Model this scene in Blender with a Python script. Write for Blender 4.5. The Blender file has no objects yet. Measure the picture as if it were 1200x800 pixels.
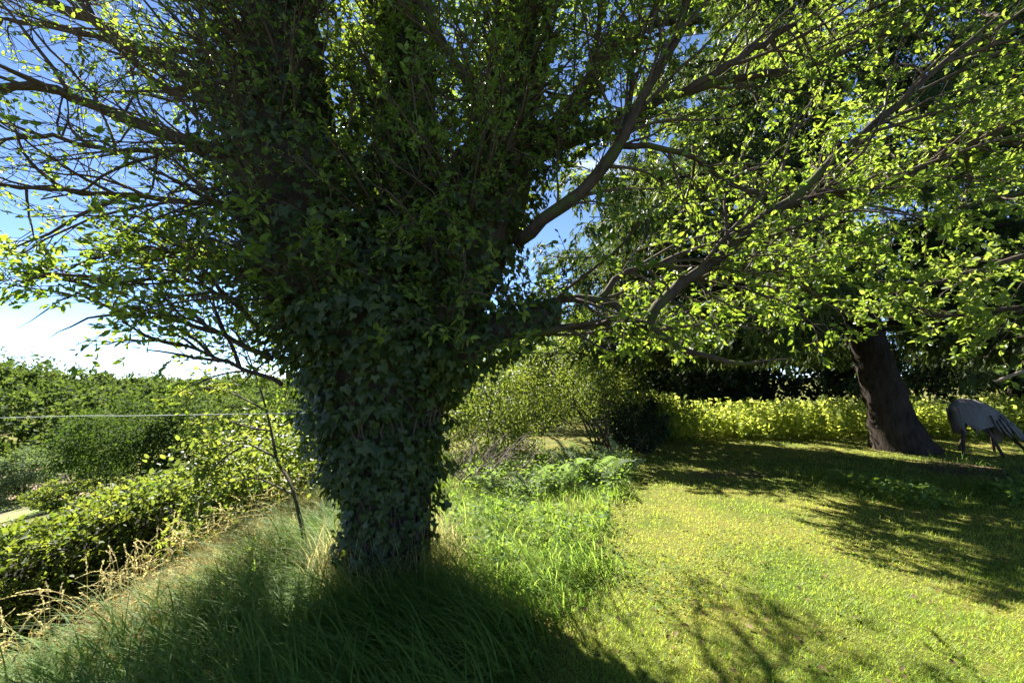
import bpy, math
import numpy as np
from mathutils import Vector, Matrix

R = math.radians
rng = np.random.default_rng(11)
scene = bpy.context.scene
col = scene.collection

# ------------------------------------------------------------------ camera
F, CX, CY, PITCH, H = 480.0, 600.0, 400.0, R(4.8), 1.55
cam_d = bpy.data.cameras.new('camera')
cam_d.sensor_width = 36.0
cam_d.lens = F / 1200.0 * 36.0
cam_d.clip_start = 0.05
cam_d.clip_end = 3000.0
cam = bpy.data.objects.new('camera', cam_d)
cam.location = (0, 0, H)
cam.rotation_euler = (R(90) + PITCH, 0, 0)
col.objects.link(cam)
scene.camera = cam

# ------------------------------------------------------------------ sky, sun, exposure
SUN_AZ, SUN_EL = R(-27.0), R(46.0)          # azimuth from +Y towards +X
sun_dir = Vector((math.sin(SUN_AZ) * math.cos(SUN_EL), math.cos(SUN_AZ) * math.cos(SUN_EL), math.sin(SUN_EL)))
world = bpy.data.worlds.new('World')
scene.world = world
world.use_nodes = True
nt = world.node_tree
nt.nodes.clear()
N = nt.nodes.new
out = N('ShaderNodeOutputWorld'); bg = N('ShaderNodeBackground')
sky = N('ShaderNodeTexSky'); sky.sky_type = 'NISHITA'; sky.sun_disc = False
sky.sun_elevation = SUN_EL; sky.sun_rotation = SUN_AZ
sky.altitude = 3500; sky.air_density = 0.6; sky.dust_density = 0.0; sky.ozone_density = 3.0
tc = N('ShaderNodeTexCoord'); sep = N('ShaderNodeSeparateXYZ')
nt.links.new(tc.outputs['Generated'], sep.inputs[0])
addz = N('ShaderNodeMath'); addz.operation = 'ADD'; addz.inputs[1].default_value = 0.12
nt.links.new(sep.outputs['Z'], addz.inputs[0])
mx = N('ShaderNodeMath'); mx.operation = 'MAXIMUM'; mx.inputs[1].default_value = 0.03
nt.links.new(addz.outputs[0], mx.inputs[0])
vd = N('ShaderNodeVectorMath'); vd.operation = 'SCALE'
inv = N('ShaderNodeMath'); inv.operation = 'DIVIDE'; inv.inputs[0].default_value = 1.0
nt.links.new(mx.outputs[0], inv.inputs[1])
nt.links.new(tc.outputs['Generated'], vd.inputs[0]); nt.links.new(inv.outputs[0], vd.inputs['Scale'])
noi = N('ShaderNodeTexNoise'); noi.inputs['Scale'].default_value = 1.1; noi.inputs['Detail'].default_value = 7
noi.inputs['Roughness'].default_value = 0.55
mp_ = N('ShaderNodeMapping'); mp_.inputs['Location'].default_value = (3.7, 1.9, 0.4)
nt.links.new(vd.outputs[0], mp_.inputs[0]); nt.links.new(mp_.outputs[0], noi.inputs['Vector'])
rmp = N('ShaderNodeValToRGB')
rmp.color_ramp.elements[0].position = 0.64; rmp.color_ramp.elements[1].position = 0.80
nt.links.new(noi.outputs['Fac'], rmp.inputs[0])
cmix = N('ShaderNodeMixRGB'); cmix.inputs[2].default_value = (6.0, 6.2, 6.5, 1)
nt.links.new(rmp.outputs[0], cmix.inputs[0]); nt.links.new(sky.outputs[0], cmix.inputs[1])
nt.links.new(cmix.outputs[0], bg.inputs[0]); bg.inputs[1].default_value = 0.072
nt.links.new(bg.outputs[0], out.inputs[0])

sun_d = bpy.data.lights.new('sun', 'SUN')
sun_d.energy = 5.0; sun_d.angle = R(0.5); sun_d.color = (1.0, 0.95, 0.86)
sun = bpy.data.objects.new('sun', sun_d)
sun.rotation_euler = sun_dir.to_track_quat('Z', 'Y').to_euler()
sun.location = (-10, 20, 25)
col.objects.link(sun)
vs = scene.view_settings
vs.view_transform = 'Standard'; vs.look = 'None'; vs.exposure = 2.4; vs.gamma = 1.0
vs.use_curve_mapping = False
scene.cycles.max_bounces = 8
scene.cycles.transmission_bounces = 6
scene.cycles.diffuse_bounces = 4
scene.cycles.use_denoising = True

# ------------------------------------------------------------------ helpers
def P(px, py, d):
    u = (px - CX) / F; v = (CY - py) / F
    dy = math.cos(PITCH) - v * math.sin(PITCH); dz = math.sin(PITCH) + v * math.cos(PITCH)
    k = d / dy
    return np.array((u * k, d, H + dz * k))

def project(p):
    p = np.atleast_2d(p); y = p[:, 1]; z = p[:, 2] - H
    f = y * math.cos(PITCH) + z * math.sin(PITCH); upc = -y * math.sin(PITCH) + z * math.cos(PITCH)
    f2 = np.where(f < 0.05, 0.05, f)
    return CX + F * p[:, 0] / f2, CY - F * upc / f2, f

def nrmz(a):
    return a / np.maximum(np.linalg.norm(a, axis=-1, keepdims=True), 1e-9)

def snoise(x, y, s=1.0, seed=0):
    """cheap smooth noise in -1..1"""
    r = np.random.default_rng(seed + 500)
    v = 0
    for k in range(6):
        a = r.uniform(0, 6.283); f = s * (0.6 + 0.45 * k); ph = r.uniform(0, 6.283)
        v = v + np.sin((x * math.cos(a) + y * math.sin(a)) * f + ph + 1.3 * np.sin((y * math.cos(a) - x * math.sin(a)) * f * 0.7 + ph * 2)) / (1 + 0.35 * k)
    return v / 3.0

def tag(o, label=None, cat=None, group=None, kind=None):
    if label: o['label'] = label
    if cat: o['category'] = cat
    if group: o['group'] = group
    if kind: o['kind'] = kind
    return o

def empty(name, loc, label, cat, group=None):
    o = bpy.data.objects.new(name, None)
    o.empty_display_size = 0.2
    o.location = tuple(float(c) for c in loc)
    col.objects.link(o)
    return tag(o, label, cat, group)

def mesh(name, V, faces, tint=None, smooth=True):
    """faces: list of int arrays (n,k)"""
    me = bpy.data.meshes.new(name)
    V = np.asarray(V, np.float32)
    me.vertices.add(len(V)); me.vertices.foreach_set('co', V.ravel())
    loops = np.concatenate([f.ravel() for f in faces]).astype(np.int32)
    tot = np.concatenate([np.full(len(f), f.shape[1], np.int32) for f in faces])
    start = np.concatenate([[0], np.cumsum(tot)[:-1]]).astype(np.int32)
    me.loops.add(len(loops)); me.loops.foreach_set('vertex_index', loops)
    me.polygons.add(len(tot)); me.polygons.foreach_set('loop_start', start)
    if smooth: me.polygons.foreach_set('use_smooth', np.ones(len(tot), bool))
    if tint is not None:
        a = me.attributes.new('tint', 'FLOAT', 'POINT')
        a.data.foreach_set('value', np.asarray(tint, np.float32))
    me.update(calc_edges=True)
    return me

def obj(name, me, mat, parent=None, kind=None):
    o = bpy.data.objects.new(name, me)
    if mat and not me.materials: me.materials.append(mat)
    col.objects.link(o)
    if parent is not None:
        o.parent = parent
        if any(abs(c) > 0 for c in parent.location):
            o.matrix_parent_inverse = Matrix.Translation(parent.location).inverted()
    if kind: o['kind'] = kind
    return o

def tubes(Pt, Rd, sides=5, jag=0.0, caps=True):
    """Pt (N,M,3), Rd (N,M) -> V, [faces]"""
    Pt = np.asarray(Pt, float); n, m, _ = Pt.shape
    T = nrmz(np.gradient(Pt, axis=1))
    mean = nrmz(Pt[:, -1] - Pt[:, 0])
    ref = np.zeros((n, 3)); ref[np.arange(n), np.argmin(np.abs(mean), axis=1)] = 1
    U = nrmz(np.cross(T, ref[:, None, :])); W = np.cross(T, U)
    a = np.linspace(0, 2 * math.pi, sides, endpoint=False)
    rr = np.asarray(Rd)[:, :, None] * np.ones(sides)
    if jag:
        rr = rr * (1 + jag * rng.standard_normal((n, m, sides)))
    V = Pt[:, :, None, :] + rr[..., None] * (np.cos(a)[:, None] * U[:, :, None, :] + np.sin(a)[:, None] * W[:, :, None, :])
    base = (np.arange(n) * m * sides)[:, None, None] + (np.arange(m - 1) * sides)[None, :, None]
    k = np.arange(sides)[None, None, :]; k2 = (k + 1) % sides
    f = np.stack([base + k, base + k2, base + k2 + sides, base + k + sides], -1).reshape(-1, 4)
    if not caps: return V.reshape(-1, 3), [f]
    b2 = (np.arange(n) * m * sides)[:, None]
    cap0 = b2 + np.arange(sides)[::-1][None, :]; cap1 = b2 + (m - 1) * sides + np.arange(sides)[None, :]
    return V.reshape(-1, 3), [f, cap0, cap1]

def tube_obj(name, Pt, Rd, mat, parent=None, sides=5, jag=0.0, kind=None):
    V, f = tubes(Pt, Rd, sides, jag, kind != 'stuff')
    t = np.repeat(rng.random(len(Pt)), Pt.shape[1] * sides)
    return obj(name, mesh(name, V, f, t), mat, parent, kind)

def spline(pts, m):
    """Catmull-Rom resample of (K,D) to m points"""
    p = np.asarray(pts, float)
    p = np.vstack([2 * p[0] - p[1], p, 2 * p[-1] - p[-2]])
    seg = np.linalg.norm(np.diff(p[1:-1, :3], axis=0), axis=1)
    cum = np.concatenate([[0], np.cumsum(seg)])
    s = np.linspace(0, cum[-1], m)
    i = np.clip(np.searchsorted(cum, s, side='right') - 1, 0, len(seg) - 1)
    t = ((s - cum[i]) / seg[i])[:, None]
    p0, p1, p2, p3 = p[i], p[i + 1], p[i + 2], p[i + 3]
    return 0.5 * (2 * p1 + (p2 - p0) * t + (2 * p0 - 5 * p1 + 4 * p2 - p3) * t ** 2 + (3 * p1 - p0 - 3 * p2 + p3) * t ** 3)

def spawn(par, n, t0, t1, l0, l1, a0, a1, m=6, wob=0.15, grav=0.0, bias=None, taper=0.5):
    """children of polylines par (N,M,3) -> (N*n,m,3)"""
    par = np.asarray(par, float); N0, M0, _ = par.shape
    K = N0 * n; pi = np.repeat(np.arange(N0), n)
    t = (np.tile(np.arange(n), N0) + rng.random(K)) / n * (t1 - t0) + t0
    x = t * (M0 - 1); i = np.minimum(x.astype(int), M0 - 2); fr = (x - i)[:, None]
    p = par[pi, i] * (1 - fr) + par[pi, i + 1] * fr
    tan = nrmz(par[pi, i + 1] - par[pi, i])
    perp = rng.standard_normal((K, 3))
    if bias is not None: perp = perp + np.asarray(bias)
    perp = nrmz(perp - (perp * tan).sum(1, keepdims=True) * tan)
    a = rng.uniform(a0, a1, K)[:, None]
    d = nrmz(np.cos(a) * tan + np.sin(a) * perp)
    L = rng.uniform(l0, l1, K) * (1 - taper * t)
    pts = [p]
    st = (L / (m - 1))[:, None]
    for _ in range(m - 1):
        p = p + d * st; pts.append(p)
        d = d + wob * rng.standard_normal((K, 3)); d[:, 2] += grav; d = nrmz(d)
    return np.stack(pts, 1)

# leaf templates: verts (x across, y along, z normal), faces tri/quad
def T_leaf():
    V = np.array([(0, 0, 0), (.20, .26, .07), (.205, .64, .03), (0, 1, -.10), (-.205, .64, .03), (-.20, .26, .07)])
    return V, [np.array([(0, 1, 2, 3), (0, 3, 4, 5)])]
def T_kite():
    V = np.array([(0, 0, 0), (.28, .45, .05), (0, 1, -.08), (-.28, .45, .05)])
    return V, [np.array([(0, 1, 2), (0, 2, 3)])]
def T_needle():
    V = np.array([(-.26, .1, 0), (.26, 0, 0), (0, 1, -.05)])
    return V, [np.array([(0, 1, 2)])]
def T_ivy():
    o = [(0, .04), (.36, -.12), (.54, .30), (.24, .46), (0, 1.0), (-.24, .46), (-.54, .30), (-.36, -.12)]
    V = np.array([(0, .28, .07)] + [(x, y, -.12 * abs(x) - .1 * max(y - .5, 0)) for x, y in o])
    n = len(o)
    return V, [np.array([(0, 1 + k, 1 + (k + 1) % n) for k in range(n)])]
def T_fine():
    """finer leaf for the single leaves nearest the eye: serrated-ish ovate outline, folded on the midrib"""
    ys = np.array([0, .06, .2, .38, .56, .74, .9, 1.0]); w = np.array([.012, .012, .17, .235, .24, .185, .085, 0.0])
    V = []; f = []
    for y, ww in zip(ys, w):
        zc = -.16 * y * y
        V += [(-ww, y, zc + .22 * ww), (0, y, zc), (ww, y, zc + .22 * ww)]
    for k in range(len(ys) - 1):
        b = 3 * k
        f += [(b, b + 1, b + 4, b + 3), (b + 1, b + 2, b + 5, b + 4)]
    return np.array(V), [np.array(f)]

def frames(d, nrm):
    d = nrmz(d); X = nrmz(np.cross(d, nrm)); Z = np.cross(X, d)
    return X, d, Z

def scatter(name, tmpl, pos, d, nrm, size, mat, parent=None, wide=1.0, tint=None, kind='stuff', smooth=True):
    TV, TF = tmpl
    X, Y, Z = frames(d, nrm); n = len(pos); k = len(TV)
    s = np.asarray(size)[:, None, None]
    w = np.asarray(wide) * np.ones(n)
    V = pos[:, None, :] + s * (TV[None, :, 0:1] * w[:, None, None] * X[:, None, :] + TV[None, :, 1:2] * Y[:, None, :] + TV[None, :, 2:3] * Z[:, None, :])
    off = (np.arange(n) * k)[:, None, None]
    faces = [(f[None] + off).reshape(-1, f.shape[1]) for f in TF]
    if tint is None: tint = rng.random(n)
    return obj(name, mesh(name, V.reshape(-1, 3), faces, np.repeat(tint, k), smooth), mat, parent, kind)

def leaves_on(tw, per, t0=0.15, out_=0.75, up=0.6, lift=0.0, tip=1.0):
    """leaf placements along twigs tw (N,M,3): pos, dir, normal"""
    N0, M0, _ = tw.shape; K = N0 * per; pi = np.repeat(np.arange(N0), per)
    t = t0 + (1 - t0) * ((np.tile(np.arange(per), N0) + rng.random(K)) / per) ** tip
    x = t * (M0 - 1) * .999; i = x.astype(int); fr = (x - i)[:, None]
    p = tw[pi, i] * (1 - fr) + tw[pi, i + 1] * fr
    tan = nrmz(tw[pi, i + 1] - tw[pi, i])
    r = rng.standard_normal((K, 3)); r[:, 2] *= 0.5
    d = nrmz(tan * 0.7 + out_ * nrmz(r) + np.array((0, 0, lift)))
    nr = rng.standard_normal((K, 3)) * 0.55 + np.array((0, 0, up))
    return p, d, nr

def single_leaves(name, me_list, mat, parent, pos, d, nrm, size):
    X, Y, Z = frames(d, nrm)
    for k in range(len(pos)):
        o = bpy.data.objects.new(name, me_list[k % len(me_list)])
        col.objects.link(o)
        s = float(size[k])
        M = Matrix(((X[k, 0], Y[k, 0], Z[k, 0], 0), (X[k, 1], Y[k, 1], Z[k, 1], 0), (X[k, 2], Y[k, 2], Z[k, 2], 0), (0, 0, 0, 1))) @ Matrix.Scale(s, 4)
        M.translation = Vector(pos[k])
        o.parent = parent
        o.matrix_basis = Matrix.Translation(parent.location).inverted() @ M
    return

def pick_nearest(pos, n=300, pad=0, dmin=0.6):
    px, py, f = project(pos)
    ok = (px > pad) & (px < 1200 - pad) & (py > pad) & (py < 800 - pad) & (f > dmin)
    key = np.where(ok, f, 1e6)
    return np.argsort(key)[:n]

# ------------------------------------------------------------------ materials
def new_mat(name):
    m = bpy.data.materials.new(name); m.use_nodes = True
    m.node_tree.nodes.clear()
    return m, m.node_tree, m.node_tree.nodes.new, m.node_tree.links.new

def leaf_mat(name, c0, c1, t0, t1, mix=0.45, rough=0.45, spec=0.4, back=None):
    m, t, n, l = new_mat(name)
    o = n('ShaderNodeOutputMaterial'); pr = n('ShaderNodeBsdfPrincipled'); tr = n('ShaderNodeBsdfTranslucent'); mx_ = n('ShaderNodeMixShader')
    at = n('ShaderNodeAttribute'); at.attribute_name = 'tint'
    g = n('ShaderNodeNewGeometry'); ns = n('ShaderNodeTexNoise'); ns.inputs['Scale'].default_value = 1.7; ns.inputs['Detail'].default_value = 3
    l(g.outputs['Position'], ns.inputs['Vector'])
    ad = n('ShaderNodeMath'); ad.operation = 'MULTIPLY_ADD'; ad.inputs[1].default_value = 0.62
    l(at.outputs['Fac'], ad.inputs[0])
    sc = n('ShaderNodeMath'); sc.operation = 'MULTIPLY_ADD'; sc.inputs[1].default_value = 1.3; sc.inputs[2].default_value = -0.46
    l(ns.outputs['Fac'], sc.inputs[0]); l(sc.outputs[0], ad.inputs[2])
    r1 = n('ShaderNodeValToRGB'); r2 = n('ShaderNodeValToRGB')
    for r_, a, b in ((r1, c0, c1), (r2, t0, t1)):
        r_.color_ramp.elements[0].color = (*a, 1); r_.color_ramp.elements[1].color = (*b, 1)
        l(ad.outputs[0], r_.inputs[0])
    l(r1.outputs[0], pr.inputs['Base Color']); l(r2.outputs[0], tr.inputs['Color'])
    pr.inputs['Roughness'].default_value = rough
    pr.inputs['Specular IOR Level'].default_value = spec
    mx_.inputs[0].default_value = mix
    l(pr.outputs[0], mx_.inputs[1]); l(tr.outputs[0], mx_.inputs[2]); l(mx_.outputs[0], o.inputs[0])
    return m

def bark_mat(name, c0, c1, scale=14.0, stretch=0.25, bump=0.6, moss=None):
    m, t, n, l = new_mat(name)
    o = n('ShaderNodeOutputMaterial'); pr = n('ShaderNodeBsdfPrincipled')
    tc_ = n('ShaderNodeTexCoord'); mp = n('ShaderNodeMapping'); mp.inputs['Scale'].default_value = (1, 1, stretch)
    l(tc_.outputs['Object'], mp.inputs[0])
    ns = n('ShaderNodeTexNoise'); ns.inputs['Scale'].default_value = scale; ns.inputs['Detail'].default_value = 8; ns.inputs['Roughness'].default_value = 0.65
    l(mp.outputs[0], ns.inputs['Vector'])
    r1 = n('ShaderNodeValToRGB'); r1.color_ramp.elements[0].position = .3; r1.color_ramp.elements[1].position = .7
    r1.color_ramp.elements[0].color = (*c0, 1); r1.color_ramp.elements[1].color = (*c1, 1)
    l(ns.outputs['Fac'], r1.inputs[0])
    last = r1.outputs[0]
    if moss:
        n2 = n('ShaderNodeTexNoise'); n2.inputs['Scale'].default_value = 3.5; n2.inputs['Detail'].default_value = 5
        l(tc_.outputs['Object'], n2.inputs['Vector'])
        r2 = n('ShaderNodeValToRGB'); r2.color_ramp.elements[0].position = .52; r2.color_ramp.elements[1].position = .62
        l(n2.outputs['Fac'], r2.inputs[0])
        mm = n('ShaderNodeMixRGB'); mm.inputs[2].default_value = (*moss, 1)
        l(r2.outputs[0], mm.inputs[0]); l(last, mm.inputs[1]); last = mm.outputs[0]
    l(last, pr.inputs['Base Color']); pr.inputs['Roughness'].default_value = .9; pr.inputs['Specular IOR Level'].default_value = .15
    b = n('ShaderNodeBump'); b.inputs['Strength'].default_value = bump; b.inputs['Distance'].default_value = .02
    l(ns.outputs['Fac'], b.inputs['Height']); l(b.outputs[0], pr.inputs['Normal']); l(pr.outputs[0], o.inputs[0])
    return m

def plain_mat(name, c, rough=.8):
    return bark_mat(name, tuple(x * .8 for x in c), tuple(min(1, x * 1.2) for x in c), 20, 1, .15)

M_plum = leaf_mat('plum_leaf', (.05, .095, .02), (.12, .17, .036), (.17, .30, .016), (.42, .52, .05), .5, .5, .3)
M_ivy = leaf_mat('ivy_leaf', (.014, .030, .007), (.065, .088, .018), (.09, .15, .01), (.18, .25, .02), .28, .45, .3)
M_cherry = leaf_mat('fruit_leaf', (.06, .11, .022), (.12, .175, .035), (.21, .33, .025), (.42, .50, .08), .5, .45, .4)
M_weed = leaf_mat('weed_leaf', (.055, .11, .025), (.13, .19, .05), (.17, .30, .02), (.34, .46, .06), .45, .65, .18)
M_hedge = leaf_mat('hedge_leaf', (.03, .065, .014), (.10, .14, .03), (.14, .23, .015), (.38, .40, .05), .42, .6, .2)
M_bright = leaf_mat('bright_leaf', (.035, .07, .018), (.13, .17, .04), (.12, .20, .02), (.42, .47, .06), .42, .5, .35)
M_nettle = leaf_mat('nettle_leaf', (.09, .15, .03), (.19, .24, .05), (.40, .50, .05), (.72, .74, .14), .58, .65, .2)
M_spruce = leaf_mat('spruce_needle', (.022, .042, .014), (.065, .095, .026), (.07, .12, .015), (.17, .22, .03), .3, .6, .25)
M_yew = leaf_mat('yew_needle', (.010, .020, .008), (.028, .045, .014), (.02, .04, .008), (.05, .09, .015), .2, .6, .2)
M_far = leaf_mat('wood_leaf', (.024, .052, .016), (.075, .108, .032), (.07, .13, .015), (.20, .26, .04), .35, .85, .08)
M_fardark = leaf_mat('dark_tree_leaf', (.015, .036, .011), (.045, .075, .02), (.05, .10, .012), (.13, .20, .025), .35, .8, .1)
M_willow = leaf_mat('pale_willow_leaf', (.08, .12, .06), (.15, .20, .10), (.14, .20, .05), (.22, .30, .08), .35, .8, .1)
M_fern = leaf_mat('fern_leaf', (.12, .17, .08), (.24, .30, .16), (.16, .26, .05), (.28, .38, .10), .4, .75, .12)
M_lawn = leaf_mat('lawn_blade', (.085, .17, .02), (.28, .30, .065), (.34, .56, .02), (.68, .72, .10), .5, .5, .25)
M_long = leaf_mat('long_grass_blade', (.05, .11, .02), (.13, .20, .045), (.17, .33, .02), (.38, .50, .08), .5, .6, .12)
M_straw = leaf_mat('dry_grass_blade', (.34, .28, .12), (.55, .47, .24), (.45, .37, .12), (.72, .62, .28), .55, .6, .2)
M_litter = leaf_mat('dead_leaf', (.06, .035, .018), (.17, .115, .05), (.08, .05, .02), (.18, .12, .04), .3, .7, .2)
M_bark = bark_mat('plum_bark', (.028, .02, .015), (.085, .062, .045), 18, .3, .7, (.06, .07, .02))
M_twig = bark_mat('twig_bark', (.05, .036, .026), (.11, .082, .06), 30, .5, .3)
M_sbark = bark_mat('spruce_bark', (.014, .010, .008), (.055, .040, .030), 12, .3, 1.0)
M_dead = bark_mat('dead_wood', (.12, .09, .07), (.26, .21, .17), 20, .4, .4)
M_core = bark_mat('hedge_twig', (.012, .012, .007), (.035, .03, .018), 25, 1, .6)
M_grey = bark_mat('weathered_board', (.11, .10, .095), (.20, .185, .175), 9, .25, .3)
M_leg = bark_mat('dark_post', (.03, .022, .016), (.10, .07, .05), 12, .25, .5)
M_cable = plain_mat('washing_line', (.62, .62, .55))

# ground
def ground_mat():
    m, t, n, l = new_mat('ground')
    o = n('ShaderNodeOutputMaterial'); pr = n('ShaderNodeBsdfPrincipled')
    g = n('ShaderNodeNewGeometry')
    n1 = n('ShaderNodeTexNoise'); n1.inputs['Scale'].default_value = 1.1; n1.inputs['Detail'].default_value = 6
    n2 = n('ShaderNodeTexNoise'); n2.inputs['Scale'].default_value = 28; n2.inputs['Detail'].default_value = 6; n2.inputs['Roughness'].default_value = .7
    l(g.outputs['Position'], n1.inputs['Vector']); l(g.outputs['Position'], n2.inputs['Vector'])
    r1 = n('ShaderNodeValToRGB'); r1.color_ramp.elements[0].position = .35; r1.color_ramp.elements[1].position = .68
    r1.color_ramp.elements[0].color = (.075, .105, .02, 1); r1.color_ramp.elements[1].color = (.20, .175, .05, 1)
    l(n1.outputs['Fac'], r1.inputs[0])
    r2 = n('ShaderNodeValToRGB'); r2.color_ramp.elements[0].position = .3; r2.color_ramp.elements[1].position = .75
    r2.color_ramp.elements[0].color = (.35, .35, .35, 1); r2.color_ramp.elements[1].color = (1.3, 1.25, 1.0, 1)
    l(n2.outputs['Fac'], r2.inputs[0])
    mm = n('ShaderNodeMixRGB'); mm.blend_type = 'MULTIPLY'; mm.inputs[0].default_value = 1
    l(r1.outputs[0], mm.inputs[1]); l(r2.outputs[0], mm.inputs[2])
    # bare soil below the spruce, with a ragged outline
    at = n('ShaderNodeAttribute'); at.attribute_name = 'tint'
    sm = n('ShaderNodeMixRGB'); sm.inputs[2].default_value = (.095, .060, .042, 1)
    l(at.outputs['Fac'], sm.inputs[0]); l(mm.outputs[0], sm.inputs[1])
    l(sm.outputs[0], pr.inputs['Base Color']); pr.inputs['Roughness'].default_value = .95; pr.inputs['Specular IOR Level'].default_value = .1
    b = n('ShaderNodeBump'); b.inputs['Strength'].default_value = .8; b.inputs['Distance'].default_value = .03
    l(n2.outputs['Fac'], b.inputs['Height']); l(b.outputs[0], pr.inputs['Normal']); l(pr.outputs[0], o.inputs[0])
    return m

def sstep(a, b, x):
    t = np.clip((x - a) / (b - a), 0, 1); return t * t * (3 - 2 * t)

def terrain(x, y):
    x = np.asarray(x, float); y = np.asarray(y, float)
    edge = -2.45 - 0.10 * np.clip(y - 3.5, 0, 4) + 0.12 * np.sin(y * 1.3)
    s = edge - x
    z = -1.75 * sstep(-0.15, 1.5, s)
    z = z - 0.24 * np.clip(s - 4.5, 0, 46)
    u = -0.72 * x + 0.69 * y
    wl = sstep(8, 45, s)
    z = z + wl * ((3.5 + 10 * sstep(.8, 1.5, -x / (np.maximum(y, 0) + 1))) * sstep(95, 215, u) + 1.5 * np.sin(x * .013 + 1) * sstep(90, 200, u))
    z = z + 0.03 * snoise(x, y, 1.6, 3) * sstep(0.0, 3, s + 3) * (1 - wl)
    z = z - 0.015 * np.clip(y - 40, 0, 300) * (1 - wl)
    return z

def soil(x, y):
    a = np.exp(-(((x - 7.8) / 1.7) ** 2 + ((y - 6.9) / 0.75) ** 2)) + .75 * np.exp(-(((x - 3.4) / 0.9) ** 2 + ((y - 6.6) / 0.28) ** 2))
    return np.clip(a * 1.5 + .35 * snoise(x, y, 4.5, 8) - .35, 0, 1) * (y < 12)

def axis(near, far, n_near, n_far, lo):
    a = np.linspace(lo, near, n_near)
    f = near + (far - near) * (np.linspace(0, 1, n_far + 1)[1:]) ** 3
    return a, f
xs = np.concatenate([-(8 + 900 * np.linspace(0, 1, 90)[::-1] ** 2.6), np.linspace(-7.9, 12, 130), 12.1 + 900 * np.linspace(0, 1, 40) ** 3])
ys = np.concatenate([-(3 + 300 * np.linspace(0, 1, 16)[::-1] ** 3), np.linspace(-2.9, 13, 100), 13.1 + 1500 * np.linspace(0, 1, 70) ** 2.6])
GX, GY = np.meshgrid(xs, ys)
GZ = terrain(GX, GY)
nx, ny = len(xs), len(ys)
ii = (np.arange(ny - 1)[:, None] * nx + np.arange(nx - 1)[None, :]).ravel()
gf = np.stack([ii, ii + 1, ii + nx + 1, ii + nx], 1)
ground = obj('ground', mesh('ground', np.stack([GX, GY, GZ], -1).reshape(-1, 3), [gf], soil(GX, GY).ravel()), ground_mat())
tag(ground, kind='structure')

def grid_z(x, y):
    i = np.clip(np.searchsorted(xs, x) - 1, 0, nx - 2); j = np.clip(np.searchsorted(ys, y) - 1, 0, ny - 2)
    a = (x - xs[i]) / (xs[i + 1] - xs[i]); b = (y - ys[j]) / (ys[j + 1] - ys[j])
    return (GZ[j, i] * (1 - a) + GZ[j, i + 1] * a) * (1 - b) + (GZ[j + 1, i] * (1 - a) + GZ[j + 1, i + 1] * a) * b

def patch(name, cx, cy, w, d, rot, mat, n=70, dz=.05):
    a, b = np.meshgrid(np.linspace(-.5, .5, n), np.linspace(-.5, .5, n))
    x = cx + a * w * math.cos(rot) - b * d * math.sin(rot); y = cy + a * w * math.sin(rot) + b * d * math.cos(rot)
    z = grid_z(x, y) + dz
    i = (np.arange(n - 1)[:, None] * n + np.arange(n - 1)[None, :]).ravel()
    o = obj(name, mesh(name, np.stack([x, y, z], -1).reshape(-1, 3), [np.stack([i, i + 1, i + n + 1, i + n], 1)]), mat)
    return tag(o, kind='structure')
def field_mat(name, c0, c1, s):
    return bark_mat(name, c0, c1, s, 1, .5)
patch('ploughed_field', -62, 49, 46, 15, R(140), field_mat('ploughed_soil', (.13, .08, .06), (.22, .15, .11), 3))
patch('meadow', -47, 36, 34, 13, R(140), field_mat('meadow_grass', (.10, .17, .03), (.19, .24, .06), 4))

# ------------------------------------------------------------------ the ivy-clad tree
TB = P(455, 655, 3.5); TB[2] = 0
tree = empty('ivy_clad_tree', TB, 'old broadleaf tree with its forked trunk smothered in dark ivy', 'tree')

def L(*pts):     # pixel polyline with depth -> world
    return np.array([P(*p[:3]) for p in pts])

# trunk and leaders: (path px, ivy radius)
leaders = {
    'trunk': ([(455, 672, 3.5), (455, 600, 3.5), (452, 530, 3.5), (448, 460, 3.52), (448, 390, 3.6), (452, 330, 3.7)], [.42, .42, .50, .66, .78, .74]),
    'A': ([(425, 430, 3.55), (378, 335, 3.6), (345, 235, 3.6), (338, 120, 3.65), (328, 10, 3.7), (312, -130, 3.8), (300, -260, 4.0)], [.55, .74, .78, .64, .52, .38, .2]),
    'B': ([(450, 420, 3.7), (465, 310, 3.9), (476, 190, 4.1), (470, 70, 4.3), (462, -80, 4.6), (450, -220, 5.0)], [.5, .68, .64, .50, .34, .16]),
    'C': ([(470, 430, 3.6), (532, 330, 3.65), (575, 230, 3.7), (597, 120, 3.75), (604, 10, 3.8), (612, -130, 3.9), (620, -270, 4.1)], [.5, .60, .54, .40, .36, .28, .18]),
    'D': ([(510, 420, 3.55), (560, 395, 3.55), (610, 380, 3.5), (655, 365, 3.5)], [.42, .32, .24, .13]),
    'E': ([(585, 205, 3.7), (650, 172, 3.75), (715, 148, 3.8), (775, 118, 3.9)], [.26, .17, .12, .07]),
    'G': ([(645, 165, 3.75), (690, 105, 3.8), (720, 55, 3.85), (765, 28, 3.9), (830, 25, 4.0)], [.15, .14, .13, .10, .06]),
    'K': ([(330, 210, 3.6), (270, 130, 3.7), (215, 85, 3.9)], [.30, .14, .06]),
}
core = {}
ivp, ivn = [], []
cores = []
for k, (pp, rr) in leaders.items():
    pts = spline(np.hstack([L(*pp), np.array(rr)[:, None]]), 26)
    core[k] = pts
    cores.append(pts)
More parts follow.
